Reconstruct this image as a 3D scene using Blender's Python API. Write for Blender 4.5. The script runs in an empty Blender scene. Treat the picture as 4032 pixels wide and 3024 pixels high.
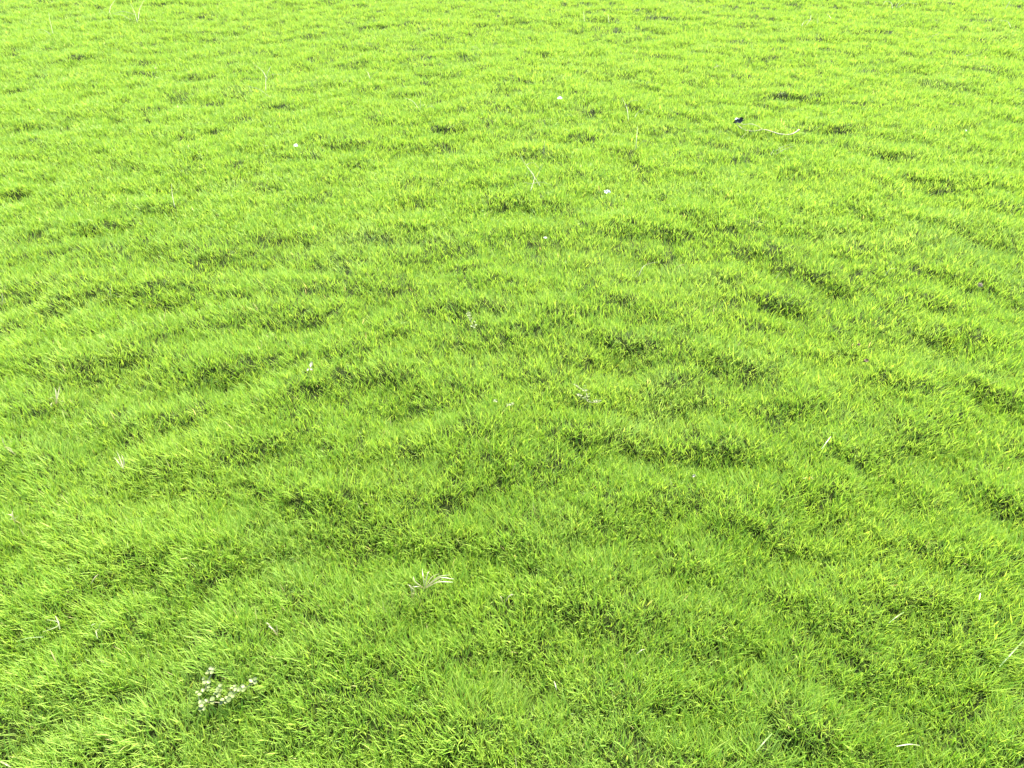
import bpy, math, random
import numpy as np
from mathutils import Vector

SC = bpy.context.scene
COL = SC.collection
random.seed(7)
RNG = np.random.default_rng(11)

# ------------------------------------------------------------------ camera, sky, sun, exposure
CAM_H, PITCH, LENS = 1.5, math.radians(38.0), 26.0
cam_d = bpy.data.cameras.new("camera")
cam_d.lens = LENS
cam_d.sensor_width = 36.0
cam_d.clip_start = 0.05
cam_d.clip_end = 2000.0
cam = bpy.data.objects.new("camera", cam_d)
COL.objects.link(cam)
cam.location = (0, 0, CAM_H)
cam.rotation_euler = (math.pi / 2 - PITCH, 0, 0)
SC.camera = cam

SUN_EL, SUN_AZ = math.radians(54.0), math.radians(25.0)      # azimuth from +Y (view direction) towards +X
SUN_DIR = Vector((math.sin(SUN_AZ) * math.cos(SUN_EL), math.cos(SUN_AZ) * math.cos(SUN_EL), math.sin(SUN_EL)))
world = bpy.data.worlds.new("World")
SC.world = world
world.use_nodes = True
wn = world.node_tree
wn.nodes.clear()
sky = wn.nodes.new("ShaderNodeTexSky")
sky.sky_type = 'NISHITA'
sky.sun_disc = False
sky.sun_elevation = SUN_EL
sky.sun_rotation = SUN_AZ
bgn = wn.nodes.new("ShaderNodeBackground")
bgn.inputs["Strength"].default_value = 0.15
wout = wn.nodes.new("ShaderNodeOutputWorld")
wn.links.new(sky.outputs[0], bgn.inputs[0])
wn.links.new(bgn.outputs[0], wout.inputs[0])

sun_d = bpy.data.lights.new("sun", 'SUN')
sun_d.energy = 4.0
sun_d.angle = math.radians(2.0)
sun_d.color = (1.0, 0.96, 0.88)
sun = bpy.data.objects.new("sun", sun_d)
COL.objects.link(sun)
sun.rotation_euler = SUN_DIR.to_track_quat('Z', 'Y').to_euler()

SC.view_settings.view_transform = 'Standard'
SC.view_settings.look = 'None'
SC.view_settings.gamma = 1.0
SC.view_settings.use_curve_mapping = False
SC.view_settings.exposure = 2.46
SC.cycles.max_bounces = 8
SC.cycles.diffuse_bounces = 5
SC.cycles.transmission_bounces = 4
SC.cycles.glossy_bounces = 2
SC.cycles.transparent_max_bounces = 4
SC.cycles.sample_clamp_indirect = 8.0

# ------------------------------------------------------------------ noise and terrain
_perm = np.random.default_rng(3).permutation(1024)
_perm = np.concatenate([_perm, _perm])
_ang = np.random.default_rng(4).random(1024) * 2 * np.pi
_gx, _gy = np.cos(_ang), np.sin(_ang)


def perlin(x, y, seed=0):
    x = x + seed * 17.31
    y = y + seed * 9.77
    xi = np.floor(x).astype(np.int64)
    yi = np.floor(y).astype(np.int64)
    fx, fy = x - xi, y - yi
    u = fx * fx * fx * (fx * (fx * 6 - 15) + 10)
    v = fy * fy * fy * (fy * (fy * 6 - 15) + 10)

    def g(ix, iy, dx, dy):
        h = _perm[(_perm[ix & 1023] + iy) & 1023]
        return _gx[h] * dx + _gy[h] * dy
    a = g(xi, yi, fx, fy)
    b = g(xi + 1, yi, fx - 1, fy)
    c = g(xi, yi + 1, fx, fy - 1)
    d = g(xi + 1, yi + 1, fx - 1, fy - 1)
    return (a + (b - a) * u) * (1 - v) + (c + (d - c) * u) * v * 1.0


F_PX = LENS / 36.0 * 4032.0


def ground_at(px, py, z=0.0):
    """photo pixel -> point of the level plane at height z"""
    dx = (px - 2016.0) / F_PX
    dy = -(py - 1512.0) / F_PX
    fy = math.cos(PITCH) + dy * math.sin(PITCH)
    fz = -math.sin(PITCH) + dy * math.cos(PITCH)
    t = (z - CAM_H) / fz
    return dx * t, fy * t


# hollows with a ridge of grass behind them: photo position, width (px of the photo), strength
HOLLOWS = [
    (2470, 252, 80, 1.3), (2080, 320, 110, 1.1), (2680, 58, 90, 1.0), (730, 545, 170, 1.2), (1780, 505, 150, 1.2),
    (1400, 560, 130, .9), (1540, 375, 120, .8), (3110, 368, 120, 1.1), (2080, 800, 260, 1.3), (640, 790, 150, 1.1),
    (1500, 920, 130, .6), (930, 975, 300, .8), (2620, 905, 170, 1.2), (3170, 1060, 290, 1.5), (3060, 1180, 190, 1.2),
    (1820, 1040, 130, .9), (580, 1315, 290, .9), (1420, 1490, 290, 1.6), (2500, 1345, 240, 1.4), (1560, 1305, 130, 1.0),
    (2510, 1745, 250, 1.7), (3010, 1355, 170, 1.1), (3820, 1310, 260, 1.3), (3980, 1560, 220, 1.2), (1180, 1730, 240, .9),
    (2170, 2030, 190, .7), (3190, 2175, 200, 1.1), (2740, 2740, 230, 1.1), (3160, 2870, 260, 1.2), (3560, 2740, 300, 1.1),
    (1560, 2430, 220, .8), (3430, 590, 150, 1.1), (3370, 470, 90, .7), (3640, 1290, 220, 1.0), (3350, 1240, 130, .7),
    (2110, 940, 130, 1.0), (1900, 3000, 260, .8), (2860, 1780, 200, 1.0), (3520, 1500, 220, .6), (3330, 1760, 230, .9),
    (900, 1060, 160, .6), (2560, 330, 100, .8), (2740, 200, 110, .6), (2010, 590, 90, .9), (1660, 325, 90, .6),
    (2640, 60, 70, .9), (2380, 75, 90, .8), (2460, 60, 90, .6), (3420, 155, 120, .9), (3740, 330, 120, .7),
    (310, 230, 110, .9), (60, 345, 90, .9), (330, 330, 120, .6), (1180, 200, 110, .7), (700, 45, 80, .5),
    (160, 480, 170, .9), (520, 600, 170, .7), (60, 750, 110, 1.2), (450, 430, 120, .6), (1270, 610, 120, .8),
    (880, 510, 120, .6), (1210, 600, 120, .9), (950, 650, 180, .6), (400, 870, 200, .7), (1640, 880, 160, .7),
    (2260, 690, 140, .6), (2500, 500, 150, .7), (3000, 440, 110, .6), (3270, 500, 170, .9), (3560, 400, 140, .8),
    (2950, 300, 130, .7), (3700, 870, 160, .9), (3690, 1180, 200, .7), (3950, 1240, 150, .9), (4000, 820, 140, .7),
    (270, 1160, 220, .9), (90, 1340, 210, .8), (310, 1450, 250, .8), (880, 1460, 230, .9), (640, 1640, 250, .8),
    (150, 1600, 250, .7), (1280, 1950, 280, .8), (900, 1890, 270, .5), (560, 1860, 260, .6), (1830, 1700, 230, .9),
    (2250, 2120, 160, .7), (2980, 2060, 220, .8), (3640, 2150, 250, .8), (3950, 1980, 230, .7), (420, 2520, 350, .9),
    (1120, 2160, 260, .5), (760, 2270, 300, .6), (1250, 2620, 300, .6), (1780, 2600, 270, .8), (2250, 2700, 300, .6),
    (3300, 2480, 300, .9), (3800, 2480, 300, .6), (180, 2750, 330, .7), (1400, 2900, 330, .8), (2480, 2450, 250, .6),
    (3900, 2900, 300, .9), (2700, 1300, 200, .6), (2250, 1400, 220, .7), (1960, 1210, 150, .6), (1600, 1780, 210, .6),
]
_hol = []
for (hx, hy, hw, hs) in HOLLOWS:
    gx_, gy_ = ground_at(hx, hy, 0.03)
    hs = hs * (.55 if hy > 1850 else .8 if hy > 1200 else 1.0)
    depth = gy_ * math.cos(PITCH) + (CAM_H) * math.sin(PITCH)
    wm = hw / F_PX * depth
    _hol.append((gx_, gy_, wm * 0.5, hs))


def terrain(x, y):
    """height of the soil, metres"""
    r = np.hypot(x, y) + 1e-6
    h = 0.030 * perlin(x / 1.7, y / 1.7, 1)
    h += 0.030 * perlin(x / 0.55, y / 0.40, 2)
    h += 0.036 * perlin(x / 0.24, y / 0.17, 3)
    h += 0.015 * perlin(x / 0.11, y / 0.09, 4)
    for (cx, cy, s, a) in _hol:
        m = (np.abs(x - cx) < 4 * s) & (np.abs(y - cy) < 4 * s)
        if not m.any():
            continue
        rr = math.hypot(cx, cy)
        dx, dy = x[m] - cx, y[m] - cy
        t = (dx * cx + dy * cy) / rr
        u = (-dx * cy + dy * cx) / rr
        st = s * 0.50
        u = u + 0.6 * s * perlin(x[m] / (s * 1.2), y[m] / (s * 1.2), 9)
        t = t + 0.7 * s * perlin(x[m] / (s * .9), y[m] / (s * .9), 8)
        h[m] += a * 0.027 * min(1.0, s / .07) * (t / st) * np.exp(-(u * u) / (2 * s * s * .8) - (t * t) / (2 * st * st))
    return h


# cached height grid for quick lookups
GX0, GX1, GY0, GY1, GS = -10.0, 10.0, 0.0, 12.5, 0.02
_gxs = np.arange(GX0, GX1 + GS, GS)
_gys = np.arange(GY0, GY1 + GS, GS)
_XX, _YY = np.meshgrid(_gxs, _gys)
_HH = terrain(_XX.ravel(), _YY.ravel()).reshape(_XX.shape)
_DY, _DX = np.gradient(_HH, GS)


def lookup(grid, x, y):
    fx = np.clip((x - GX0) / GS, 0, grid.shape[1] - 2.001)
    fy = np.clip((y - GY0) / GS, 0, grid.shape[0] - 2.001)
    ix, iy = fx.astype(np.int64), fy.astype(np.int64)
    u, v = fx - ix, fy - iy
    return (grid[iy, ix] * (1 - u) + grid[iy, ix + 1] * u) * (1 - v) + (grid[iy + 1, ix] * (1 - u) + grid[iy + 1, ix + 1] * u) * v


def height1(x, y):
    return float(lookup(_HH, np.array([x]), np.array([y]))[0])


def on_grass(px, py, lift=0.0):
    """photo pixel -> point on the top of the grass"""
    z = 0.03
    for _ in range(6):
        x, y = ground_at(px, py, z)
        z = height1(x, y) + 0.030 + lift
    x, y = ground_at(px, py, z)
    return Vector((x, y, z))


# ------------------------------------------------------------------ materials
def new_mat(name):
    m = bpy.data.materials.new(name)
    m.use_nodes = True
    m.node_tree.nodes.clear()
    return m, m.node_tree.nodes, m.node_tree.links


def leafy(name, build_color, trans=0.5, gloss=0.06, rough=0.35, warm=(1.25, 1.1, 0.7)):
    m, N, L = new_mat(name)
    col = build_color(N, L)
    dif = N.new("ShaderNodeBsdfDiffuse")
    tra = N.new("ShaderNodeBsdfTranslucent")
    L.new(col, dif.inputs["Color"])
    mul = N.new("ShaderNodeMix")
    mul.data_type = 'RGBA'
    mul.blend_type = 'MULTIPLY'
    mul.inputs[0].default_value = 1.0
    L.new(col, mul.inputs[6])
    mul.inputs[7].default_value = (*warm, 1)
    L.new(mul.outputs[2], tra.inputs["Color"])
    mx = N.new("ShaderNodeMixShader")
    mx.inputs[0].default_value = trans
    L.new(dif.outputs[0], mx.inputs[1])
    L.new(tra.outputs[0], mx.inputs[2])
    gl = N.new("ShaderNodeBsdfGlossy")
    gl.inputs["Roughness"].default_value = rough
    gl.inputs["Color"].default_value = (1, 1, 1, 1)
    mg = N.new("ShaderNodeMixShader")
    mg.inputs[0].default_value = gloss
    L.new(mx.outputs[0], mg.inputs[1])
    L.new(gl.outputs[0], mg.inputs[2])
    out = N.new("ShaderNodeOutputMaterial")
    L.new(mg.outputs[0], out.inputs[0])
    return m


def mixc(N, L, fac, a, b):
    n = N.new("ShaderNodeMix")
    n.data_type = 'RGBA'
    for s, v in ((0, fac), (6, a), (7, b)):
        if isinstance(v, (int, float)):
            n.inputs[s].default_value = v
        elif isinstance(v, tuple):
            n.inputs[s].default_value = (*v, 1)
        else:
            L.new(v, n.inputs[s])
    return n.outputs[2]


def ramp(N, L, v, a, b, lo=0.0, hi=1.0):
    n = N.new("ShaderNodeMapRange")
    n.inputs[1].default_value, n.inputs[2].default_value = a, b
    n.inputs[3].default_value, n.inputs[4].default_value = lo, hi
    L.new(v, n.inputs[0])
    return n.outputs[0]


def grass_color(N, L):
    at = N.new("ShaderNodeAttribute")
    at.attribute_name = "blade"            # x: along the blade, y: random per blade, z: pale patch with painted sheen
    sp = N.new("ShaderNodeSeparateXYZ")
    L.new(at.outputs["Vector"], sp.inputs[0])
    t, r, p = sp.outputs
    lime = mixc(N, L, ramp(N, L, r, 0, .75), (0.132, 0.265, 0.018), (0.290, 0.405, 0.055))
    pale_sheen = mixc(N, L, ramp(N, L, r, 0, .75), (0.145, 0.258, 0.038), (0.300, 0.405, 0.105))  # pale tone; also carries the painted sky sheen and corner dulling
    c = mixc(N, L, ramp(N, L, p, 0, 1), lime, pale_sheen)
    c = mixc(N, L, ramp(N, L, r, .93, .99), c, (0.32, 0.36, 0.07))
    c = mixc(N, L, ramp(N, L, r, 1.5, 1.6), c, (0.46, 0.40, 0.17))
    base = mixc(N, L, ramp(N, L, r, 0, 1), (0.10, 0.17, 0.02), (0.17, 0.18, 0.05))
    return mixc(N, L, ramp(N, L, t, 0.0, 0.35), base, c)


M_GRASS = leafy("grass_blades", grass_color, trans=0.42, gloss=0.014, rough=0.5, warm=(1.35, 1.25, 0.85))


def plain(c1, c2, scale=60.0):
    def f(N, L):
        tc = N.new("ShaderNodeTexCoord")
        nz = N.new("ShaderNodeTexNoise")
        nz.inputs["Scale"].default_value = scale
        nz.inputs["Detail"].default_value = 3
        L.new(tc.outputs["Object"], nz.inputs["Vector"])
        return mixc(N, L, ramp(N, L, nz.outputs["Fac"], .35, .65), c1, c2)
    return f


M_STRAW = leafy("dry_straw", plain((0.19, 0.165, 0.06), (0.30, 0.27, 0.12)), .4, .06, .4, (1.1, 1.05, .8))
M_STALK = leafy("pale_green_stalk", plain((0.22, 0.25, 0.08), (0.32, 0.34, 0.13)), .4, .06, .4, (1.1, 1.1, .7))
M_YELLOW = leafy("yellow_leaf", plain((0.30, 0.22, 0.03), (0.36, 0.30, 0.06)), .4, .05, .4, (1.1, 1, .7))
M_WEED = leafy("pale_weed_leaf", plain((0.15, 0.19, 0.050), (0.21, 0.25, 0.085)), .35, .02, .4, (1.1, 1.1, .7))
M_BROAD = leafy("broad_green_blade", plain((0.14, 0.22, 0.05), (0.20, 0.27, 0.08)), .4, .02, .4, (1.2, 1.1, .8))
M_WEEDSTEM = leafy("weed_stem", plain((0.22, 0.17, 0.09), (0.25, 0.24, 0.10)), .1, .05, .4)
M_PETAL = leafy("white_petal", plain((0.78, 0.76, 0.70), (0.86, 0.85, 0.82)), .35, .04, .4, (1, 1, 1))
M_CREAM = leafy("cream_petal", plain((0.24, 0.25, 0.11), (0.34, 0.33, 0.18)), .35, .04, .4, (1, 1, .9))
M_TWIG = leafy("pale_twig", plain((0.26, 0.21, 0.10), (0.38, 0.33, 0.20), 90), .02, .05, .5)
M_DARKLEAF = leafy("dark_dry_leaf", plain((0.010, 0.012, 0.012), (0.045, 0.05, 0.045), 120), .03, .02, .4, (1, 1, 1))
M_BROWN = leafy("brown_husk", plain((0.06, 0.03, 0.015), (0.16, 0.09, 0.04), 200), .03, .04, .5)
M_PINK = leafy("pinkish_seed_head", plain((0.22, 0.15, 0.10), (0.30, 0.23, 0.16), 300), .15, .03, .5, (1, 1, 1))


def ground_material():
    m, N, L = new_mat("soil_and_thatch")
    geo = N.new("ShaderNodeNewGeometry")
    def nz(scale, detail=4, rough=.6):
        n = N.new("ShaderNodeTexNoise")
        n.inputs["Scale"].default_value = scale
        n.inputs["Detail"].default_value = detail
        n.inputs["Roughness"].default_value = rough
        L.new(geo.outputs["Position"], n.inputs["Vector"])
        return n.outputs["Fac"]
    fine = nz(90, 5, .7)
    mid = nz(6, 3)
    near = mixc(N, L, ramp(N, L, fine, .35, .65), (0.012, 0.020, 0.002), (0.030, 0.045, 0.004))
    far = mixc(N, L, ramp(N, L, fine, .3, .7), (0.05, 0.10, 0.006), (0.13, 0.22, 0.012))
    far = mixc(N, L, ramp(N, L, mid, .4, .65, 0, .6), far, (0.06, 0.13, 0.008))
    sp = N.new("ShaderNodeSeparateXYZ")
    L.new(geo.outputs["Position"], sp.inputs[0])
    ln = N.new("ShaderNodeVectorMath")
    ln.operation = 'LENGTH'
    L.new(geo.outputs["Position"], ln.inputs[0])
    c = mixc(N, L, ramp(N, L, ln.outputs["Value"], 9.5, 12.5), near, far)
    b = N.new("ShaderNodeBsdfPrincipled")
    L.new(c, b.inputs["Base Color"])
    b.inputs["Roughness"].default_value = .9
    b.inputs["Specular IOR Level"].default_value = .15
    bp = N.new("ShaderNodeBump")
    bp.inputs["Strength"].default_value = .8
    bp.inputs["Distance"].default_value = .02
    L.new(fine, bp.inputs["Height"])
    L.new(bp.outputs[0], b.inputs["Normal"])
    o = N.new("ShaderNodeOutputMaterial")
    L.new(b.outputs[0], o.inputs[0])
    return m


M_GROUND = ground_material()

# ------------------------------------------------------------------ ground sheet (one mesh, fine near, coarse to the horizon)
def axis(lo, hi, step, far):
    a = list(np.arange(lo, hi + 1e-6, step))
    s, v = step, a[-1]
    while v < far:
        s *= 1.6
        v += s
        a.append(v)
    s, v = step, a[0]
    pre = []
    while v > -far:
        s *= 1.6
        v -= s
        pre.append(v)
    return np.array(pre[::-1] + a)


ax, ay = axis(-9, 9, 0.05, 900), axis(-1, 12, 0.04, 900)
AX, AY = np.meshgrid(ax, ay)
gz = terrain(AX.ravel(), AY.ravel())
rr = np.hypot(AX.ravel(), AY.ravel())
gz *= np.clip((60 - rr) / 40, 0, 1)
verts = np.stack([AX.ravel(), AY.ravel(), gz], 1)
nx, ny = len(ax), len(ay)
ii = np.arange(nx * ny).reshape(ny, nx)
quads = np.stack([ii[:-1, :-1], ii[:-1, 1:], ii[1:, 1:], ii[1:, :-1]], -1).reshape(-1, 4)


def np_mesh(name, verts, faces_flat, sizes, mat):
    me = bpy.data.meshes.new(name)
    me.vertices.add(len(verts))
    me.vertices.foreach_set("co", verts.astype(np.float32).ravel())
    me.loops.add(len(faces_flat))
    me.loops.foreach_set("vertex_index", faces_flat.astype(np.int32))
    me.polygons.add(len(sizes))
    starts = np.concatenate([[0], np.cumsum(sizes)[:-1]])
    me.polygons.foreach_set("loop_start", starts.astype(np.int32))
    me.update(calc_edges=True)
    me.materials.append(mat)
    return me


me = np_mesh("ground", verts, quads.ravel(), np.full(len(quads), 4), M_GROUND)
me.shade_smooth()
ground = bpy.data.objects.new("ground", me)
COL.objects.link(ground)
ground["kind"] = "structure"

# ------------------------------------------------------------------ the lawn: hundreds of thousands of single blades
def lawn_points(total):
    y = np.linspace(0.15, 11.5, 4000)
    n = np.where(y < 1.3, 1.0, (1.2 / y) ** 1.6) * (1.44 * y + 2.6)
    cdf = np.cumsum(n)
    cdf /= cdf[-1]
    yy = np.interp(RNG.random(total), cdf, y)
    W = 0.72 * yy + 1.3
    xx = (RNG.random(total) * 2 - 1) * W
    return xx, yy


N_BL = 900000
bx, by = lawn_points(N_BL)
# keep full density inside the view, thin the margin a little
edge = np.abs(bx) / (0.72 * by + 0.45)
keep = (edge < 1.0) | (RNG.random(N_BL) < 0.6)
# fine tufts: thin out the gaps between them
tuft = perlin(bx / .045, by / .045, 21) + .6 * perlin(bx / .02, by / .02, 22)
keep &= RNG.random(N_BL) < np.clip(0.78 + tuft * 1.3, 0.14, 1)
bx, by, tuft = bx[keep], by[keep], tuft[keep]
n = len(bx)
br = np.hypot(bx, by)
bz = lookup(_HH, bx, by)
dxh, dyh = lookup(_DX, bx, by), lookup(_DY, bx, by)

# pale patches: random tone, plus sky sheen, flare and dull corners painted as colour
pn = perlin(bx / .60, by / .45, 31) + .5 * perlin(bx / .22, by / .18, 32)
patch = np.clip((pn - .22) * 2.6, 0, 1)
SHEEN_AND_DULL = [(3650, 880, 420, .9), (3350, 560, 260, .6), (3250, 860, 200, .5), (2180, 2100, 300, .9), (1480, 925, 260, .9),
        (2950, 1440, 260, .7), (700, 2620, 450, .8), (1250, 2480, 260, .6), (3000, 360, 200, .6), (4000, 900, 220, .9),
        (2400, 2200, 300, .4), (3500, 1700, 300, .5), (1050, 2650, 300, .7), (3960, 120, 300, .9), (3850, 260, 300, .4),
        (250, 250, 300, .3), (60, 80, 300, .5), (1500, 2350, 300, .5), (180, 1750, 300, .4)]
for (hx, hy, hw, hs) in SHEEN_AND_DULL:
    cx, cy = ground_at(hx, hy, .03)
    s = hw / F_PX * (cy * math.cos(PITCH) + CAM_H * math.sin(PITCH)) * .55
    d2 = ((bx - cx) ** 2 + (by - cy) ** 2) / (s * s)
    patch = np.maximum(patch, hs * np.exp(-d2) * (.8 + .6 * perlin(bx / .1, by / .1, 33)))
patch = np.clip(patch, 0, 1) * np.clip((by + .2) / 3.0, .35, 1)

rnd = RNG.random(n)
yellow = np.clip(perlin(bx / .5, by / .5, 41) * 1.6, 0, .6)
calm = np.clip((br - 1.5) / 4, 0, 1)
hue = np.clip(.42 + (rnd - .5) * (.85 - .45 * calm) + yellow * .3, 0, 1)
special = RNG.random(n)
hue = np.where(special < .010 - .007 * calm, .97 + .02 * rnd, np.clip(hue, 0, .90))
drydens = np.clip(.0010 + .0035 * np.clip(perlin(bx / .4, by / .4, 51) + .25, 0, 1) + np.where((bx < -.25) & (by < 2.6), .004, 0), 0, .02)
dry = RNG.random(n) < drydens
hue = np.where(dry, 2.0, hue)

lod = np.maximum(1.0, br / 1.5)
hl = (0.040 + 0.012 * perlin(bx / .3, by / .3, 61) + .010 * tuft) * (0.55 + .75 * RNG.random(n) ** .8)
hl = np.clip(hl, .012, .07)
longb = RNG.random(n) < .03
hl = np.where(longb, hl * 1.35, hl)
wid = (0.00125 + .0008 * RNG.random(n)) * lod ** .58
wid = np.where((RNG.random(n) < .06) & (br < 3), wid * 1.7, wid)

# lean: a slowly turning comb direction, splaying down the slopes, plus a random part
ca = perlin(bx / .8, by / .8, 71) * 6.0 + math.radians(200)
cs = .15 + .30 * np.clip(perlin(bx / .35, by / .3, 72) + .3, 0, 1)
lx = np.cos(ca) * cs * .7 - dxh * 1.2
ly = np.sin(ca) * cs * .7 - dyh * 1.2
tx, ty = perlin(bx / .05, by / .05, 73), perlin(bx / .05, by / .05, 74)
ra, rm = RNG.random(n) * 2 * np.pi, 1.05 * np.sqrt(RNG.random(n))
lx += .65 * tx + rm * np.cos(ra)
ly += .65 * ty + rm * np.sin(ra)
lm = np.hypot(lx, ly)
s = np.minimum(1, 1.5 / np.maximum(lm, 1e-6))
lx, ly, lm = lx * s, ly * s, lm * s
tilt = np.arctan(lm)
dirx, diry = lx / np.maximum(lm, 1e-6), ly / np.maximum(lm, 1e-6)
wa = np.arctan2(diry, dirx) + np.pi / 2 + RNG.normal(0, .7, n)
wx, wy = np.cos(wa), np.sin(wa)


def blades(idx, ts, ws):
    """ts: positions along the blade, ws: relative widths; last one is the tip"""
    m = len(idx)
    P = []
    T = []
    k = len(ts)
    curl = 0.1 + .5 * RNG.random(m)
    for j, (t, w) in enumerate(zip(ts, ws)):
        a = tilt[idx] * (0.65 + curl * t)
        a0 = tilt[idx] * .65
        am = (a + a0) * .5
        hor, up = np.sin(am) * t * hl[idx], np.cos(am) * t * hl[idx]
        c = np.stack([bx[idx] + dirx[idx] * hor, by[idx] + diry[idx] * hor, bz[idx] - .003 + up], 1)
        if j < k - 1:
            tw = .35 * t * (RNG.random(m) - .5)
            off = np.stack([wx[idx], wy[idx], tw], 1) * (wid[idx] * w * .5)[:, None]
            P += [c - off, c + off]
            T += [np.full(m, t)] * 2
        else:
            P.append(c)
            T.append(np.full(m, 1.0))
    V = np.stack(P, 1)                      # m, nv, 3
    nv = V.shape[1]
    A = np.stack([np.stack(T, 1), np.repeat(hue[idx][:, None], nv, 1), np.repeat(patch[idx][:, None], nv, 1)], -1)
    f, sz = [], []
    for j in range(k - 2):
        f += [2 * j, 2 * j + 1, 2 * j + 3, 2 * j + 2]
        sz.append(4)
    f += [2 * (k - 2), 2 * (k - 2) + 1, 2 * (k - 1)]
    sz.append(3)
    return V.reshape(-1, 3), A.reshape(-1, 3), np.array(f), np.array(sz), nv


near = np.where(br < 1.7)[0]
farr = np.where(br >= 1.7)[0]
Vs, As, Fs, Ss, off = [], [], [], [], 0
for idx, ts, ws in ((near, [0, .38, .74, 1], [.8, 1, .72, 0]), (farr, [0, .55, 1], [.9, .95, 0])):
    V, A, f, sz, nv = blades(idx, ts, ws)
    F = (np.arange(len(idx))[:, None] * nv + f[None, :] + off).ravel()
    off += len(V)
    Vs.append(V); As.append(A); Fs.append(F); Ss.append(np.tile(sz, len(idx)))
# loose vertices after the blades: each carries one small instanced tuft of the dense lower layer
NT = 78000
ty_ = np.linspace(0.15, 11.3, 3000)
tn = np.where(ty_ < 1.3, .75, .75 * (1.3 / ty_) ** .6) * (1.44 * ty_ + 2.4)
tc_ = np.cumsum(tn); tc_ /= tc_[-1]
qy = np.interp(RNG.random(NT), tc_, ty_)
qx = (RNG.random(NT) * 2 - 1) * (.72 * qy + 1.2)
qz = lookup(_HH, qx, qy) - .002
qsx, qsy = lookup(_DX, qx, qy), lookup(_DY, qx, qy)
Vs.append(np.stack([qx, qy, qz], 1))
As.append(np.stack([np.full(NT, -5.0), np.where(qy > 3.0, 1.0, 0.0), RNG.random(NT)], 1))
n_blade_verts = off
V = np.concatenate(Vs)
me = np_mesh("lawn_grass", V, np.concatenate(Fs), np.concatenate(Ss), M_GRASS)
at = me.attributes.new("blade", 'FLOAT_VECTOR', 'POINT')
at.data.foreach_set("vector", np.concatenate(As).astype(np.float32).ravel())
tv = np.zeros((len(V), 3)); tv[n_blade_verts:, 0] = qsy * .8 + RNG.normal(0, .16, NT); tv[n_blade_verts:, 1] = -qsx * .8 + RNG.normal(0, .16, NT)
tv[n_blade_verts:, 2] = RNG.random(NT) * 2 * np.pi
at2 = me.attributes.new("turn", 'FLOAT_VECTOR', 'POINT')
at2.data.foreach_set("vector", tv.astype(np.float32).ravel())
lawn = bpy.data.objects.new("lawn_grass", me)


def tuft_mesh(name, nb, rad, wd, hmean, seed):
    R = np.random.default_rng(seed)
    vs, fs, av = [], [], []
    for i in range(nb):
        a, q = R.random() * 2 * np.pi, rad * math.sqrt(R.random())
        x0, y0 = q * math.cos(a), q * math.sin(a)
        h = hmean * (.5 + .8 * R.random())
        la, lm_ = a + R.normal(0, 1.2), .15 + .75 * R.random()
        d = np.array([math.cos(la) * math.sin(lm_), math.sin(la) * math.sin(lm_), math.cos(lm_)])
        d2 = np.array([math.cos(la) * math.sin(lm_ * .6), math.sin(la) * math.sin(lm_ * .6), math.cos(lm_ * .6)])
        wa_ = la + math.pi / 2 + R.normal(0, .6)
        w = np.array([math.cos(wa_), math.sin(wa_), 0]) * wd * (.7 + .6 * R.random()) * .5
        b = np.array([x0, y0, 0])
        m_ = b + d2 * h * .5
        k = len(vs)
        vs += [b - w * .8, b + w * .8, m_ + w, m_ - w, b + d * h]
        fs += [(k, k + 1, k + 2, k + 3), (k + 3, k + 2, k + 4)]
        hu = R.random() * .8
        av += [(0, hu, .15), (0, hu, .15), (.5, hu, .15), (.5, hu, .15), (1, hu, .15)]
    m2 = bpy.data.meshes.new(name)
    m2.from_pydata([tuple(v) for v in vs], [], fs)
    m2.materials.append(M_GRASS)
    a2 = m2.attributes.new("blade", 'FLOAT_VECTOR', 'POINT')
    a2.data.foreach_set("vector", np.array(av, dtype=np.float32).ravel())
    return m2


def tuft_collection(name, *a):
    c = bpy.data.collections.new(name)
    for i in range(8):
        c.objects.link(bpy.data.objects.new("grass_tuft", tuft_mesh("grass_tuft", *a, 100 + i)))
    return c


C_NEAR = tuft_collection("fine_tufts", 36, .028, .0015, .023)
C_FAR = tuft_collection("far_tufts", 34, .045, .0027, .032)
ng = bpy.data.node_groups.new("undergrowth", 'GeometryNodeTree')
ng.interface.new_socket("Geometry", in_out='INPUT', socket_type='NodeSocketGeometry')
ng.interface.new_socket("Geometry", in_out='OUTPUT', socket_type='NodeSocketGeometry')
GN, GL = ng.nodes, ng.links
gi, go = GN.new("NodeGroupInput"), GN.new("NodeGroupOutput")
jn = GN.new("GeometryNodeJoinGeometry")
nb_ = GN.new("GeometryNodeInputNamedAttribute"); nb_.data_type = 'FLOAT_VECTOR'; nb_.inputs[0].default_value = "blade"
nt_ = GN.new("GeometryNodeInputNamedAttribute"); nt_.data_type = 'FLOAT_VECTOR'; nt_.inputs[0].default_value = "turn"
sx_ = GN.new("ShaderNodeSeparateXYZ"); GL.new(nb_.outputs[0], sx_.inputs[0])
isq = GN.new("FunctionNodeCompare"); isq.data_type = 'FLOAT'; isq.operation = 'LESS_THAN'
GL.new(sx_.outputs[0], isq.inputs[0]); isq.inputs[1].default_value = -1.0
mp = GN.new("GeometryNodeMeshToPoints")
GL.new(gi.outputs[0], mp.inputs["Mesh"]); GL.new(isq.outputs[0], mp.inputs["Selection"])
er = GN.new("FunctionNodeEulerToRotation"); GL.new(nt_.outputs[0], er.inputs[0])
scl = GN.new("ShaderNodeMapRange"); scl.inputs[3].default_value = .7; scl.inputs[4].default_value = 1.25
GL.new(sx_.outputs[2], scl.inputs[0])
isf = GN.new("FunctionNodeCompare"); isf.data_type = 'FLOAT'; isf.operation = 'GREATER_THAN'
GL.new(sx_.outputs[1], isf.inputs[0]); isf.inputs[1].default_value = .5
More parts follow.
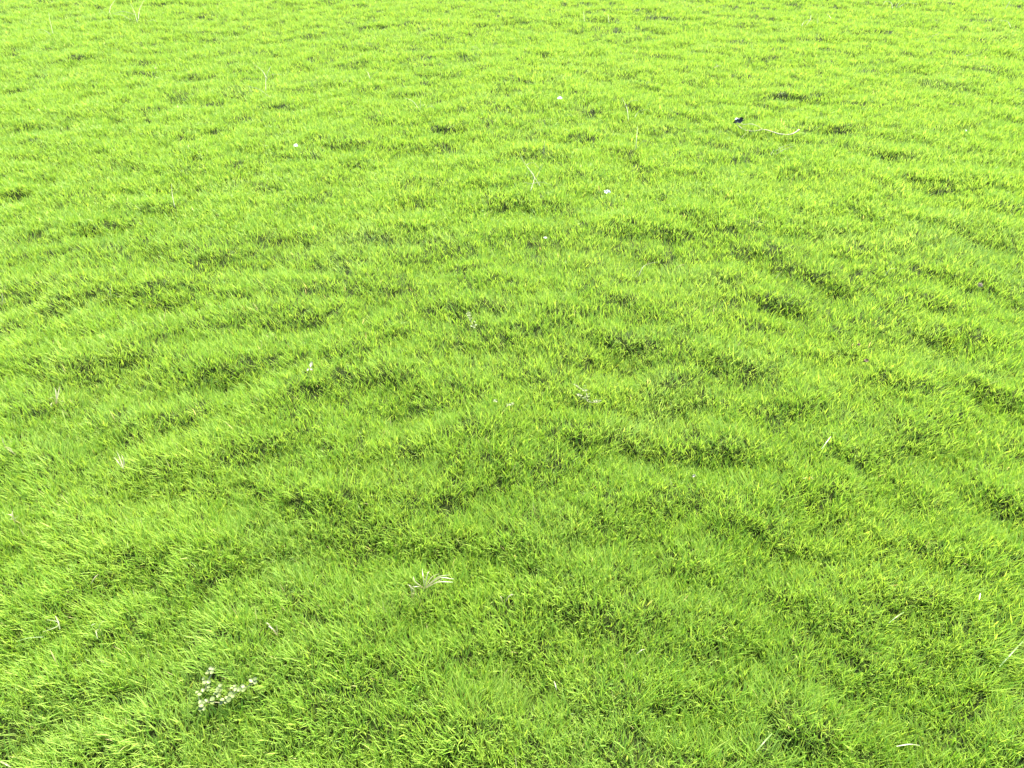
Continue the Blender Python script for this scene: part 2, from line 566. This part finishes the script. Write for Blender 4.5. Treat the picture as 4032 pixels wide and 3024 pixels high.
inv = GN.new("FunctionNodeBooleanMath"); inv.operation = 'NOT'; GL.new(isf.outputs[0], inv.inputs[0])
for cc, sel in ((C_NEAR, inv), (C_FAR, isf)):
    ci = GN.new("GeometryNodeCollectionInfo"); ci.inputs[0].default_value = cc
    ci.inputs["Separate Children"].default_value = True
    ci.inputs["Reset Children"].default_value = True
    ip = GN.new("GeometryNodeInstanceOnPoints")
    GL.new(mp.outputs[0], ip.inputs["Points"]); GL.new(sel.outputs[0], ip.inputs["Selection"])
    GL.new(ci.outputs[0], ip.inputs["Instance"]); ip.inputs["Pick Instance"].default_value = True
    GL.new(er.outputs[0], ip.inputs["Rotation"]); GL.new(scl.outputs[0], ip.inputs["Scale"])
    GL.new(ip.outputs[0], jn.inputs[0])
GL.new(gi.outputs[0], jn.inputs[0])
GL.new(jn.outputs[0], go.inputs[0])
lawn.modifiers.new("undergrowth", 'NODES').node_group = ng
COL.objects.link(lawn)
lawn["kind"] = "stuff"
lawn["label"] = "bright lime green lawn of fine uncut grass blades covering the bumpy ground"
lawn["category"] = "grass"
print("blades", n, "near", len(near), "tris ~", len(near) * 5 + len(farr) * 3)
del V, Vs, As, Fs, Ss
#THINGS#
# ------------------------------------------------------------------ small things lying and growing on the lawn
def link(name, me, parent=None):
    o = bpy.data.objects.new(name, me)
    COL.objects.link(o)
    if parent is not None:
        o.parent = parent
    return o


def thing(name, label, cat, loc, group=None):
    o = bpy.data.objects.new(name, None)
    COL.objects.link(o)
    o.empty_display_size = .02
    o.location = loc
    o["label"] = label
    o["category"] = cat
    if group:
        o["group"] = group
    return o


def mesh(name, vs, fs, mat, smooth=True):
    me = bpy.data.meshes.new(name)
    me.from_pydata([tuple(v) for v in vs], [], fs)
    me.materials.append(mat)
    if smooth:
        me.shade_smooth()
    me.update()
    return me


def spline(pts, k=5):
    """Catmull-Rom through the points"""
    if len(pts) < 3:
        a, b = pts[0], pts[-1]
        return [a.lerp(b, i / k) for i in range(k + 1)]
    out = []
    P = [pts[0] * 2 - pts[1]] + list(pts) + [pts[-1] * 2 - pts[-2]]
    for i in range(1, len(P) - 2):
        for j in range(k):
            t = j / k
            a, b, c, d = P[i - 1], P[i], P[i + 1], P[i + 2]
            out.append(.5 * ((2 * b) + (c - a) * t + (2 * a - 5 * b + 4 * c - d) * t * t + (3 * b - a - 3 * c + d) * t ** 3))
    out.append(pts[-1])
    return out


def tube(name, pts, rad, mat, sides=6, k=5):
    """round stalk through pts; rad: function of 0..1"""
    P = spline(pts, k)
    vs, fs = [], []
    for i, p in enumerate(P):
        d = (P[min(i + 1, len(P) - 1)] - P[max(i - 1, 0)]).normalized()
        u = d.cross(Vector((0, 0, 1)))
        if u.length < 1e-4:
            u = Vector((1, 0, 0))
        u.normalize()
        v = d.cross(u)
        r = rad(i / (len(P) - 1))
        for s in range(sides):
            a = 2 * math.pi * s / sides
            vs.append(p + (u * math.cos(a) + v * math.sin(a)) * r)
        if i:
            for s in range(sides):
                fs.append(((i - 1) * sides + s, (i - 1) * sides + (s + 1) % sides, i * sides + (s + 1) % sides, i * sides + s))
    fs.append(tuple(range(sides))[::-1])
    fs.append(tuple((len(P) - 1) * sides + s for s in range(sides)))
    return mesh(name, vs, fs, mat)


def ribbon(name, pts, width, mat, fold=.3, k=4, across=None):
    """a flat, slightly folded grass leaf through pts; width: function of 0..1"""
    P = spline(pts, k)
    vs, fs = [], []
    for i, p in enumerate(P):
        d = (P[min(i + 1, len(P) - 1)] - P[max(i - 1, 0)]).normalized()
        u = across or d.cross(Vector((0, 0, 1)))
        if u.length < 1e-3:
            u = Vector((1, 0, 0))
        u = u.normalized()
        nrm = u.cross(d).normalized()
        w = width(i / (len(P) - 1)) * .5
        vs += [p - u * w, p - nrm * w * fold, p + u * w]
        if i:
            a, b = (i - 1) * 3, i * 3
            fs += [(a, a + 1, b + 1, b), (a + 1, a + 2, b + 2, b + 1)]
    return mesh(name, vs, fs, mat)


def disc_leaf(name, length, width, cup, mat, seed=0, pointed=0.0):
    """oval leaf with a raised rim, a crease along the middle and real thickness; base at the origin, along +Y"""
    rr = random.Random(seed)
    n_ = 10
    top, fs = [], []
    for i in range(n_ + 1):
        t = i / n_
        w = math.sin(math.pi * min(1, max(0, t)) ** (.8 + pointed)) ** (.6 + .3 * pointed) * width * .5
        y = t * length
        wav = cup * .15 * (rr.random() - .5)
        top += [Vector((-w, y, cup + wav)), Vector((-w * .5, y, cup * .35)), Vector((0, y, 0)), Vector((w * .5, y, cup * .35)), Vector((w, y, cup - wav))]
        if i:
            a, b = (i - 1) * 5, i * 5
            for q in range(4):
                fs.append((a + q, a + q + 1, b + q + 1, b + q))
    m = len(top)
    th = length * .03
    vs = top + [v - Vector((0, 0, th)) for v in top]
    fs2 = [tuple(m + q for q in f[::-1]) for f in fs]
    side = []
    for i in range(n_):
        a, b = i * 5, (i + 1) * 5
        side += [(b, a, m + a, m + b), (a + 4, b + 4, m + b + 4, m + a + 4)]
    return mesh(name, vs, fs + fs2 + side, mat)


def S(px, py, lift=0.0, off=(0, 0)):
    return on_grass(px + off[0], py + off[1], lift)


# --- fallen twig with a forked end and a crumpled dark leaf
def Z(x, y, lift=.008):
    return S(2800 + x / 4.916, 400 + y / 4.916, lift)


root = Z(1000, 540)
twig = thing("fallen_twig", "long pale curved twig with a forked end lying on the grass at upper right", "twig", root)
def rel(pts):
    return [p - root for p in pts]
main = rel([Z(1000, 540), Z(1090, 555), Z(1200, 590, .012), Z(1300, 620), Z(1450, 640), Z(1560, 630), Z(1650, 585), Z(1715, 540, .016)])
link("stem", tube("stem", main, lambda t: .0022 + .0012 * t + (.0030 * math.exp(-((t - .93) / .05) ** 2)) - (.0025 * max(0, t - .96) / .04), M_TWIG), twig)
b1 = rel([Z(1000, 540), Z(900, 560), Z(820, 572), Z(730, 568), Z(660, 553), Z(600, 520), Z(545, 480), Z(490, 425), Z(470, 370, .014)])
link("branch", tube("branch", b1, lambda t: .0022 - .0008 * t, M_TWIG), twig)
b2 = rel([Z(1000, 540), Z(950, 505, .014), Z(880, 465, .02), Z(780, 434, .02), Z(700, 436, .016), Z(615, 442), Z(590, 420), Z(560, 415)])
link("branch", tube("branch", b2, lambda t: .0019 - .0008 * t, M_TWIG), twig)
b3 = rel([Z(960, 545), Z(860, 552), Z(760, 556), Z(670, 543), Z(652, 490, .012), Z(668, 450, .014)])
link("side_shoot", tube("side_shoot", b3, lambda t: .0011 - .0005 * t, M_TWIG), twig)
b4 = rel([Z(1230, 590), Z(1255, 560, .014), Z(1300, 548, .018)])
link("side_shoot", tube("side_shoot", b4, lambda t: .0010 - .0005 * t, M_WEEDSTEM), twig)

# crumpled dark leaf
def crumpled(name, L, W, mat, seed, amp=.35, n1=14, n2=8):
    rr = np.random.default_rng(seed)
    u, v = np.meshgrid(np.linspace(0, 1, n1), np.linspace(-1, 1, n2))
    half = W * .5 * np.sin(np.pi * np.clip(u * .96 + .02, 0, 1)) ** .6
    x = (u - .5) * L
    y = v * half
    z = amp * W * (perlin(u * 3.1, v * 1.7, seed) * 1.3 + .6 * perlin(u * 7, v * 4, seed + 1)) + .35 * W * np.abs(v) ** 1.3
    x = x + .12 * L * perlin(u * 4, v * 3, seed + 2)
    y = y + .25 * W * perlin(u * 4, v * 3, seed + 3)
    vs = [Vector((a, b, c)) for a, b, c in zip(x.ravel(), y.ravel(), z.ravel())]
    m = len(vs)
    vs += [p - Vector((0, 0, .0006)) for p in vs]
    fs = []
    for j in range(n2 - 1):
        for i in range(n1 - 1):
            q = (j * n1 + i, j * n1 + i + 1, (j + 1) * n1 + i + 1, (j + 1) * n1 + i)
            fs += [q, tuple(m + w for w in q[::-1])]
    for i in range(n1 - 1):
        fs += [(i + 1, i, m + i, m + i + 1), ((n2 - 1) * n1 + i, (n2 - 1) * n1 + i + 1, m + (n2 - 1) * n1 + i + 1, m + (n2 - 1) * n1 + i)]
    return mesh(name, vs, fs, mat)


o = link("dead_leaf", crumpled("dead_leaf", .058, .034, M_DARKLEAF, 5))
o.location = Z(530, 385, .010)
o.rotation_euler = (math.radians(35), math.radians(-6), math.radians(12))
o["label"] = "crumpled blackish dead leaf at the left end of the pale twig"
o["category"] = "leaf"
lf = o
c = link("leaf_highlight", crumpled("leaf_highlight", .026, .008, M_PETAL, 6, .5, 8, 4), lf)  # white piece imitating the bright highlight on the leaf
c.location = (-.016, .012, .012)
c.rotation_euler = (.3, .2, .5)

# --- white petals
def petal(px, py, L, W, rot, tilt_, label, mat=None, extra=False, seed=1):
    t = thing("fallen_petal", label, "petal", S(px, py, .004), "white petals fallen on the lawn")
    o = link("petal_blade", crumpled("petal_blade", L, W, mat or M_PETAL, seed, .22), t)
    o.rotation_euler = (tilt_, 0, rot)
    if extra:
        o2 = link("folded_lobe", crumpled("folded_lobe", L * .6, W * .7, mat or M_PETAL, seed + 3, .3), t)
        o2.location = (L * .35, -.003, .004)
        o2.rotation_euler = (tilt_ + .5, .5, rot + .9)
    return t


petal(2204, 388, .033, .020, .35, .5, "small white petal lying alone on the grass near the top centre", seed=11)
petal(1166, 575, .027, .018, -.4, .5, "small white petal on the grass left of centre, above a dark hollow", seed=12)
petal(2389, 757, .027, .018, -.5, .6, "white folded petal right of centre with a dark gap beside it", extra=True, seed=13)
petal(2147, 937, .015, .008, -.3, .4, "tiny white petal scrap below the folded white petal in mid lawn", seed=14)
petal(3803, 514, .016, .010, 1.1, .7, "tiny whitish petal in the pale grass near the right edge", seed=15)

# white bud of two petals, lying one after the other
base = S(1222, 1450, .006)
t = thing("fallen_blossom", "cream white blossom of two petals, one upright above one split, left of centre", "blossom", base)
me_p = disc_leaf("petal", .024, .0105, .0025, M_CREAM, 3, .25)
o = link("petal", me_p, t)
o.location = (.0005, .001, .001)
o.rotation_euler = (math.radians(22), 0, math.radians(-5))
for dx_, rz in ((-.004, 168), (.0035, 196)):
    o = link("petal", disc_leaf("petal", .0135, .0075, .002, M_CREAM, 4 + int(rz), .1), t)
    o.location = (dx_, -.001, .001)
    o.rotation_euler = (math.radians(-12), 0, math.radians(rz))
o = link("yellow_tip", tube("yellow_tip", [Vector((.005, -.010, 0)), Vector((.010, -.014, .001)), Vector((.014, -.013, .003))], lambda q: .0013 - .0007 * q, M_YELLOW), t)

# --- creeping weeds with small round paired leaves
LEAFS = [disc_leaf("leaf", .0092, .0084, .0012, M_WEED, 20 + i) for i in range(4)]


def weed(label, O, k, stems, leaves, size=1.0, mat=None, lift=.012, group="creeping round-leaved weeds in the lawn"):
    def P(x, y, l=lift):
        return S(O[0] + x / k, O[1] + y / k, l)
    root = P(*leaves[0])
    t = thing("creeping_weed", label, "weed", root, group)
    for st in stems:
        link("stem", tube("stem", [P(x, y, lift - .003) - root for x, y in st], lambda q: .0008 * size, M_WEEDSTEM, 5), t)
    for i, lfv in enumerate(leaves):
        x, y = lfv[:2]
        sc = (lfv[2] if len(lfv) > 2 else 1.0) * size
        o = link("leaf", LEAFS[i % 4], t)
        a = random.uniform(0, 2 * math.pi)
        o.location = P(x, y) - root - Vector((-math.sin(a), math.cos(a), 0)) * .0045 * sc + Vector((0, 0, random.uniform(0, .004)))
        o.rotation_euler = (random.uniform(-.1, .45), random.uniform(-.35, .35), a)
        o.scale = (sc, sc, sc)
    return t


weed("pale creeping weed with several round-leaved sprigs in the bottom left grass", (700, 2550), 3.1725,
     [[(280, 765), (320, 692), (400, 682), (470, 683), (540, 685), (610, 660), (655, 615), (700, 575), (760, 545), (840, 500), (910, 460), (960, 425), (978, 390)],
      [(350, 525), (355, 450), (375, 410), (415, 345), (420, 300), (413, 255)],
      [(500, 625), (500, 560), (530, 500), (545, 478)], [(690, 575), (695, 530), (715, 478)], [(285, 700), (262, 620), (270, 560)]],
     [(410, 262), (445, 275), (390, 298), (430, 318), (378, 335), (328, 390, .8), (335, 438, 1.2), (390, 437, 1.1), (315, 533), (390, 500, .8),
      (245, 570, .9), (275, 598), (385, 545, .7), (535, 485), (505, 525), (538, 540), (480, 585), (515, 605, 1.2), (497, 570), (437, 648, 1.2), (432, 688),
      (355, 668), (285, 690, 1.2), (320, 705, 1.2), (295, 740, 1.2), (285, 770), (325, 765), (560, 670, 1.1), (610, 640), (650, 660, 1.2), (610, 683), (545, 695),
      (660, 578, 1.2), (683, 612, 1.2), (715, 485, .9), (678, 520), (722, 525, 1.1), (808, 495, 1.2), (785, 533, 1.2), (850, 510, 1.1), (828, 543),
      (920, 430, 1.3), (925, 465), (975, 400, .9), (970, 438), (955, 420)], 1.05)
weed("short upright sprig of pale round leaves just above the centre of the lawn", (1800, 1180), 5.95,
     [[(265, 300), (290, 400), (310, 470), (350, 550), (400, 620), (420, 685)]],
     [(260, 310), (235, 340), (290, 320), (290, 355), (245, 392), (310, 382), (265, 450), (335, 462), (295, 490), (400, 540), (440, 600), (330, 635), (360, 660), (405, 660)], .95)
weed("straggling creamy round-leaved weed right of centre, trailing to the right", (1900, 1450), 2.442,
     [[(890, 165), (930, 190), (985, 215), (1005, 265), (1010, 318), (1070, 328), (1130, 325)], [(925, 265), (975, 290), (1010, 300)]],
     [(885, 160, .9), (903, 176, 1.2), (918, 185, .8), (985, 170, .6), (970, 222), (1000, 218), (925, 265, 1.5), (942, 268, 1.2), (1025, 260), (1020, 280),
      (990, 285), (975, 298), (1015, 318, 1.1), (1030, 325), (1070, 325), (1095, 320), (1125, 322), (1135, 325)], 1.0)
weed("tiny creamy three-leaved weed left of the small yellowish sprig at the centre", (1900, 1450), 2.442,
     [[(108, 325), (125, 318)]], [(120, 312), (133, 322), (110, 320, .8)], .9)
weed("short creamy sprig with a yellowish tail near the centre of the lawn", (1900, 1450), 2.442,
     [[(225, 366), (265, 352), (300, 347)]], [(265, 350), (290, 347), (272, 360), (237, 360, .8)], 1.0)
for (x, y, lab) in ((3684, 137, "small yellowish weed in the grass near the top right corner"),
                    (3077, 368, "little yellow green weed beside a dark hollow above the twig"),
                    (2825, 261, "little pale weed to the upper left of the twig"),
                    (3818, 216, "small pale weed with a dark gap, near the right edge at top"),
                    (2757, 23, "small pale weed at the very top, right of centre")):
    weed(lab, (x, y), 1.0, [[(-14, 6), (0, 0), (14, -4)]], [(-12, 4, .8), (0, 0), (10, -6, 1.2), (4, 8, .7), (-5, -7)], 1.3, lift=.018)

# orange yellow little flower
base = S(613, 270, .012)
t = thing("yellow_flower", "tiny orange yellow flower standing alone in the upper left grass", "flower", base)
for i in range(5):
    o = link("petal", disc_leaf("petal", .010, .007, .001, M_YELLOW, 40 + i), t)
    o.rotation_euler = (.35, 0, i * 2 * math.pi / 5 + .3)
link("stem", tube("stem", [Vector((0, 0, 0)), Vector((.002, -.003, -.015)), Vector((.003, -.004, -.035))], lambda q: .0008, M_STALK), t)


# --- tall stalks and seed heads sticking out of the lawn
def stalks(name, label, cat, strokes, mat=M_STALK, rad=.0011, group=None, O=(0, 0), k=1.6458, spike=True):
    """strokes: lists of (x, y[, height over the grass]) in photo pixels / k, base first"""
    first = strokes[0][0]
    root = S(O[0] + first[0] / k, O[1] + first[1] / k, -.02)
    t = thing(name, label, cat, root, group)
    for st in strokes:
        pts = []
        z0 = 0.0
        b = st[0]
        B = S(O[0] + b[0] / k, O[1] + b[1] / k, 0)
        # a stalk stands up from its base: choose heights so that it rises with the stroke
        for i, q in enumerate(st):
            lift = q[2] if len(q) > 2 else (.022 + .045 * i / max(1, len(st) - 1) if q[1] < b[1] else .024)
            pts.append(S(O[0] + q[0] / k, O[1] + q[1] / k, lift) - root)
        pts[0] = pts[0] - Vector((0, 0, .012))
        link("seed_spike" if spike else "stalk",
             tube("seed_spike", pts, lambda q: rad * (1.0 + .35 * math.sin(q * 40)) * (1 - .55 * q ** 3) if spike else rad * (1 - .6 * q * q), mat, 5, 6), t)
    return t


G = "pale seed stalks standing above the lawn"
stalks("seed_stalk", "pale forked grass seed head with three long fingers, upper left", "grass stalk",
       [[(1720, 575), (1722, 530), (1725, 500)], [(1725, 500), (1735, 470), (1755, 430)], [(1725, 500), (1700, 460), (1640, 412)], [(1725, 505), (1765, 482), (1830, 485)], [(1600, 545), (1680, 580), (1750, 630)]], group=G, rad=.0017)
stalks("seed_stalk", "large pale seed stalk with wide bent fingers at the top left edge", "grass stalk",
       [[(888, 135), (870, 75), (842, 20)], [(892, 120), (905, 60), (932, 2)], [(870, 85), (800, 75), (722, 92)], [(845, 120), (790, 98), (735, 92)], [(950, 130), (990, 130), (1016, 142)], [(848, 125), (838, 105), (828, 97)]], group=G, rad=.0021)
stalks("seed_stalk", "curved pale stalk touching the top edge, left of the wide-fingered one", "grass stalk",
       [[(705, 75), (718, 40), (745, 2)]], group=G, rad=.0021)
stalks("seed_stalk", "straight slim pale stalk near the top left corner", "grass stalk",
       [[(340, 208), (325, 140), (314, 78)], [(325, 215), (285, 195), (235, 190)]], group=G, rad=.0017)
o2 = (1344, 0)
stalks("seed_stalk", "small pale V-shaped stalk in the upper middle left grass", "grass stalk",
       [[(187, 500), (172, 472), (150, 448)], [(187, 497), (205, 480), (232, 468)]], group=G, O=o2, rad=.0014)
stalks("seed_stalk", "short upright pale stalk with a leaning finger, upper middle", "grass stalk",
       [[(510, 700), (512, 640)], [(500, 690), (460, 655), (408, 633)], [(545, 692), (575, 688), (606, 698)]], group=G, O=o2, rad=.0014)
stalks("seed_stalk", "yellowish stalk with two arching fingers right of the lone top petal", "grass stalk",
       [[(1862, 772), (1850, 700), (1818, 632)], [(1852, 672), (1880, 655), (1925, 650)], [(1900, 752), (1930, 722), (1985, 710)]], mat=M_STALK, group=G, O=o2, rad=.0015)
stalks("seed_stalk", "thin yellowish forked stalk in mid lawn above the folded white petal", "grass stalk",
       [[(1908, 960), (1914, 890), (1920, 815)], [(1912, 950), (1945, 925), (1985, 900)], [(1870, 972), (1900, 970)]], group=G, O=o2, rad=.0012)
stalks("seed_stalk", "tangled patch of long yellow runners in the middle of the upper lawn", "grass stalk",
       [[(1290, 1192), (1240, 1130), (1190, 1060), (1155, 990)], [(1190, 1055), (1245, 1055), (1285, 1095)], [(1190, 1268), (1205, 1200), (1268, 1188)],
        [(1185, 1165), (1230, 1190), (1290, 1180), (1370, 1200)], [(1262, 1150), (1290, 1095), (1312, 1060)], [(1310, 985), (1318, 915)], [(1225, 1225), (1250, 1150), (1215, 1090)]],
       mat=M_YELLOW and M_STALK, group=G, O=o2, rad=.0011)
stalks("seed_stalk", "short pale stalk by the dark spot at the top, right of centre", "grass stalk",
       [[(1575, 130), (1570, 70)], [(1735, 140), (1728, 90)]], group=G, O=o2, rad=.0014)
stalks("seed_stalk", "pale stalk pair in the upper left centre grass", "grass stalk",
       [[(72, 305), (66, 262)], [(45, 300), (30, 285)]], group=G, O=o2, rad=.0018)
stalks("seed_stalk", "faint arched stalk lying in the upper middle lawn", "grass stalk",
       [[(912, 335), (880, 310), (838, 300)]], group=G, O=o2, rad=.0014)
o3 = (2688, 0)
stalks("seed_stalk", "pale three-fingered stalk arching at the top edge on the right", "grass stalk",
       [[(1385, 42), (1400, 20), (1425, 0)], [(1398, 42), (1450, 20), (1520, 24)], [(1362, 45), (1352, 20), (1318, 8), (1298, 34)]], group=G, O=o3, rad=.0021)
stalks("seed_stalk", "pale arched stalk in the grass by the top right corner", "grass stalk",
       [[(2130, 168), (2105, 140), (2058, 134)], [(2095, 50), (2120, 10)]], group=G, O=o3, rad=.0019)
stalks("seed_stalk", "bright cream upright stalk near the top right with bent side blades", "grass stalk",
       [[(876, 150), (876, 110), (870, 94)], [(800, 155), (825, 130), (832, 98)], [(965, 112), (945, 98), (930, 95)], [(770, 160), (795, 135), (830, 130)]], group=G, O=o3, rad=.0021)
stalks("straw_stalks", "pair of long pale straws crossed by a short one, below the twig", "straw",
       [[(1150, 1005, .006), (1215, 930, .010)], [(1260, 912, .006), (1400, 870, .009), (1570, 818, .010)], [(1255, 985, .008), (1420, 925, .012), (1640, 848, .010)], [(1312, 840, .014), (1350, 942, .010)],
        [(555, 700, .006), (640, 645, .010), (710, 600, .008)]],
       mat=M_STALK, O=(2800, 400), k=4.916, rad=.0011, spike=False)
stalks("straw_stalks", "single pinkish straw standing at an angle below the twig and crossed straws", "straw",
       [[(702, 1185), (728, 1128)]], mat=M_STRAW, O=o3, rad=.0016, spike=False)
o5 = (1344, 1008)
stalks("straw_stalks", "thin pale arched straw in mid lawn right of centre", "straw",
       [[(1925, 118, .004), (1965, 62, .02), (2060, 36, .016)]], mat=M_STALK, O=o5, rad=.0010, spike=False)
stalks("straw_stalks", "short yellow straw right of the thin arched one", "straw",
       [[(2160, 88, .004), (2185, 68, .012), (2225, 52, .012)]], mat=M_YELLOW, O=o5, rad=.0010, spike=False)
o6 = (2688, 1008)
stalks("straw_stalks", "pale arched straw above the diagonal dark hollows on the right", "straw",
       [[(1308, 122, .004), (1345, 85, .018), (1392, 82, .014)]], mat=M_STALK, O=o6, rad=.0011, spike=False)
stalks("straw_stalks", "slim upright pale straw in the left part of the lawn", "straw",
       [[(1128, 1330, .002), (1115, 1250, .03), (1112, 1188, .045)]], mat=M_STALK, O=(0, 0), rad=.0013, spike=False)


# --- straw-coloured tufts and single dry blades
def tuft_of(name, label, px, py, blades_, mat=M_STRAW, w=.0026, group=None, cat="dry grass"):
    """blades_: (dx, dy) of the tips in photo pixels from the base"""
    root = S(px, py, -.012)
    t = thing(name, label, cat, root, group)
    for (dx_, dy_, *lf_) in blades_:
        lift = lf_[0] if lf_ else .016
        a = root
        tip = S(px + dx_, py + dy_, lift)
        mid = a.lerp(tip, .55) + Vector((random.uniform(-.006, .006), random.uniform(-.006, .006), random.uniform(.002, .014)))
        link("blade", ribbon("blade", [Vector((0, 0, 0)), mid - root, tip - root], lambda q: .6 * w * (1 - .85 * q * q) * (.7 + .6 * min(1, q * 3)), mat), t)
    return t


GD = "dry straw-coloured tufts in the lawn"
tuft_of("dry_tuft", "pale straw tuft with a tall split blade in the left grass", 222, 1590,
        [(-8, -65), (5, -50), (20, -30), (-30, -20), (28, -8), (-22, 14), (12, -70)], group=GD, w=.004)
tuft_of("dry_tuft", "small straw tuft cut by the left edge at mid height", 8, 1205, [(0, -50), (10, -30), (-8, -35), (16, -12)], group=GD, w=.0035)
tuft_of("dry_tuft", "tan straw tuft leaning left in the lower left lawn", 488, 1850, [(-30, -75), (-12, -60), (2, -45), (-38, -50), (14, -30)], group=GD, w=.003)
tuft_of("dry_tuft", "yellow green straw fan near the left edge, lower half", 66, 2070, [(-40, -45), (-15, -60), (-28, -25), (8, -40)], group=GD, w=.0036)
tuft_of("dry_tuft", "yellowish bent tuft in the left grass above the tall straw tuft", 440, 1180, [(-45, 10), (-10, -30), (25, -22), (48, -10), (0, -50)], mat=M_STALK, group=GD, w=.003)
tuft_of("dry_tuft", "long flat straw bundle pointing right in the lower middle lawn", 1672, 2318,
        [(115, -38, .012), (112, -26, .010), (80, -45), (60, -60), (-10, -80), (-60, -5), (20, -70), (100, -55), (-45, -50)], group=GD, w=.0032)
tuft_of("dry_tuft", "short tan straw tuft right of the long straw bundle", 1985, 2380, [(30, -45), (36, -40), (-8, -25)], mat=M_STRAW, group=GD, w=.0034)
tuft_of("dry_tuft", "pinkish straw pair pointing up left in the lower left centre", 1095, 2505, [(-50, -52), (-38, -40), (-5, -40), (-20, -20)], group=GD, w=.0032)
tuft_of("dry_tuft", "yellow split leaf tuft in the lower left lawn right of the bent pale blades", 384, 2490, [(-8, -35), (30, -45), (5, -10), (0, 25)], mat=M_STALK, group=GD, w=.004)
tuft_of("dry_tuft", "reddish tan tuft at the left end of the long straw bundle", 1625, 2360, [(-22, -60), (-5, -45), (8, -22)], mat=M_STRAW, group=GD, w=.0032)
tuft_of("dry_tuft", "pale straw cluster cut by the left edge in the lower half", 20, 1760, [(30, 20), (-10, -40), (42, 30), (25, -20)], group=GD, w=.003)
tuft_of("dry_tuft", "tiny yellow straw tuft on the right of the lower lawn", 3185, 1892, [(-25, -8, .012), (5, -10), (18, -4)], mat=M_YELLOW, group=GD, w=.0026)

GB = "single bent dry blades lying on the lawn"
def blade_at(label, pts, w=.0030, mat=M_STRAW):
    root = S(*pts[0], .004)
    t = ribbon("lying_straw", [S(x, y, -.003 + .007 * math.sin(math.pi * i / (len(pts) - 1))) - root for i, (x, y) in enumerate(pts)], lambda q: .62 * w * (.45 + .55 * math.sin(math.pi * min(1, q * .8 + .15))), mat)
    o = link("lying_straw", t)
    o.location = root
    o["label"], o["category"], o["group"] = label, "grass blade", GB


blade_at("bent pale blade pointing left in the lower left lawn", [(168, 2488), (205, 2475), (230, 2462), (225, 2447), (185, 2440)], .0042, M_STALK)
blade_at("cream white blade standing steeply right of the bent pale blade", [(236, 2478), (230, 2450), (218, 2425)], .0042, M_CREAM)
blade_at("long pale green blade lying flat near the left edge, lower lawn", [(62, 2528), (110, 2512), (170, 2508)], .0038, M_BROAD)
blade_at("whitish short blade standing by the right side of the lower lawn", [(3855, 2362), (3860, 2335)], .0040, M_CREAM)
blade_at("pale tan blade leaning right in the lower left, beside tall grass", [(358, 2298), (372, 2275), (388, 2260)], .0034)
blade_at("thin cream blade curved upward in the lower centre right", [(2508, 2574), (2525, 2560), (2540, 2556)], .0034, M_CREAM)
blade_at("long light green blade crossing the grass at the lower right", [(3500, 2452), (3535, 2425), (3560, 2410)], .0036, M_BROAD)
blade_at("wide pale green blade slanting at the right edge of the lower lawn", [(3935, 2625), (3985, 2570), (4028, 2525)], .0045, M_BROAD)
blade_at("straight yellowish blade lying level at the bottom right", [(3530, 2938), (3580, 2930), (3622, 2935)], .0034, M_STALK)
blade_at("pale green blade slanting at the bottom, right of centre", [(2978, 2958), (3010, 2920), (3040, 2888)], .0040, M_BROAD)
blade_at("tan blade lying in the bottom left corner", [(2, 2998), (22, 3008), (42, 3020)], .0045)
blade_at("pale blade on the sunlit grass right of the centre, leaning right", [(3235, 1768), (3255, 1740), (3272, 1718)], .0032, M_STALK)
blade_at("cream blade in the lower middle among dark gaps", [(2182, 2682), (2188, 2700), (2192, 2718)], .0034, M_CREAM)

# --- seed head on a stalk, brown husks, whitish scrap
base = S(3853, 1135, .002)
t = thing("dry_clover_head", "round pinkish tan dry clover head standing near the right edge", "seed head", base)
rr_ = random.Random(5)
for i in range(26):
    ph = math.acos(1 - 1.7 * (i + .5) / 26)
    th = i * 2.399
    d = Vector((math.sin(ph) * math.cos(th), math.sin(ph) * math.sin(th), math.cos(ph)))
    me_ = tube("floret", [d * .003, d * .0075, d * .0115 + Vector((0, 0, -.0015))], lambda q: .0017 * (1 - .6 * q), M_PINK, 5, 3) if i < 1 else None
    if me_ is not None:
        base_me = me_
        base_dir = d
    o = link("floret", base_me, t)
    o.rotation_mode = 'QUATERNION'
    o.rotation_quaternion = base_dir.rotation_difference(d)
    o.location = (0, 0, .014)
link("stem", tube("stem", [Vector((0, 0, .014)), Vector((.001, -.002, -.005)), Vector((.001, -.004, -.03))], lambda q: .0012, M_STALK), t)
for (x, y, L_, lab) in ((3380, 1358, .013, "small reddish brown husk in the grass right of centre"), (3409, 1421, .017, "small dark brown husk just below the reddish one")):
    o = link("dry_husk", crumpled("dry_husk", L_, L_ * .7, M_BROWN, int(x), .5))
    o.location = S(x, y, .004)
    o.rotation_euler = (.5, .1, .3)
    o["label"], o["category"] = lab, "husk"
o = link("white_scrap", crumpled("white_scrap", .012, .007, M_CREAM, 77, .4))
o.location = S(2731, 1874, .003)
o.rotation_euler = (.5, 0, .4)
o["label"], o["category"] = "tiny cream scrap lying in the lower right centre grass", "petal"
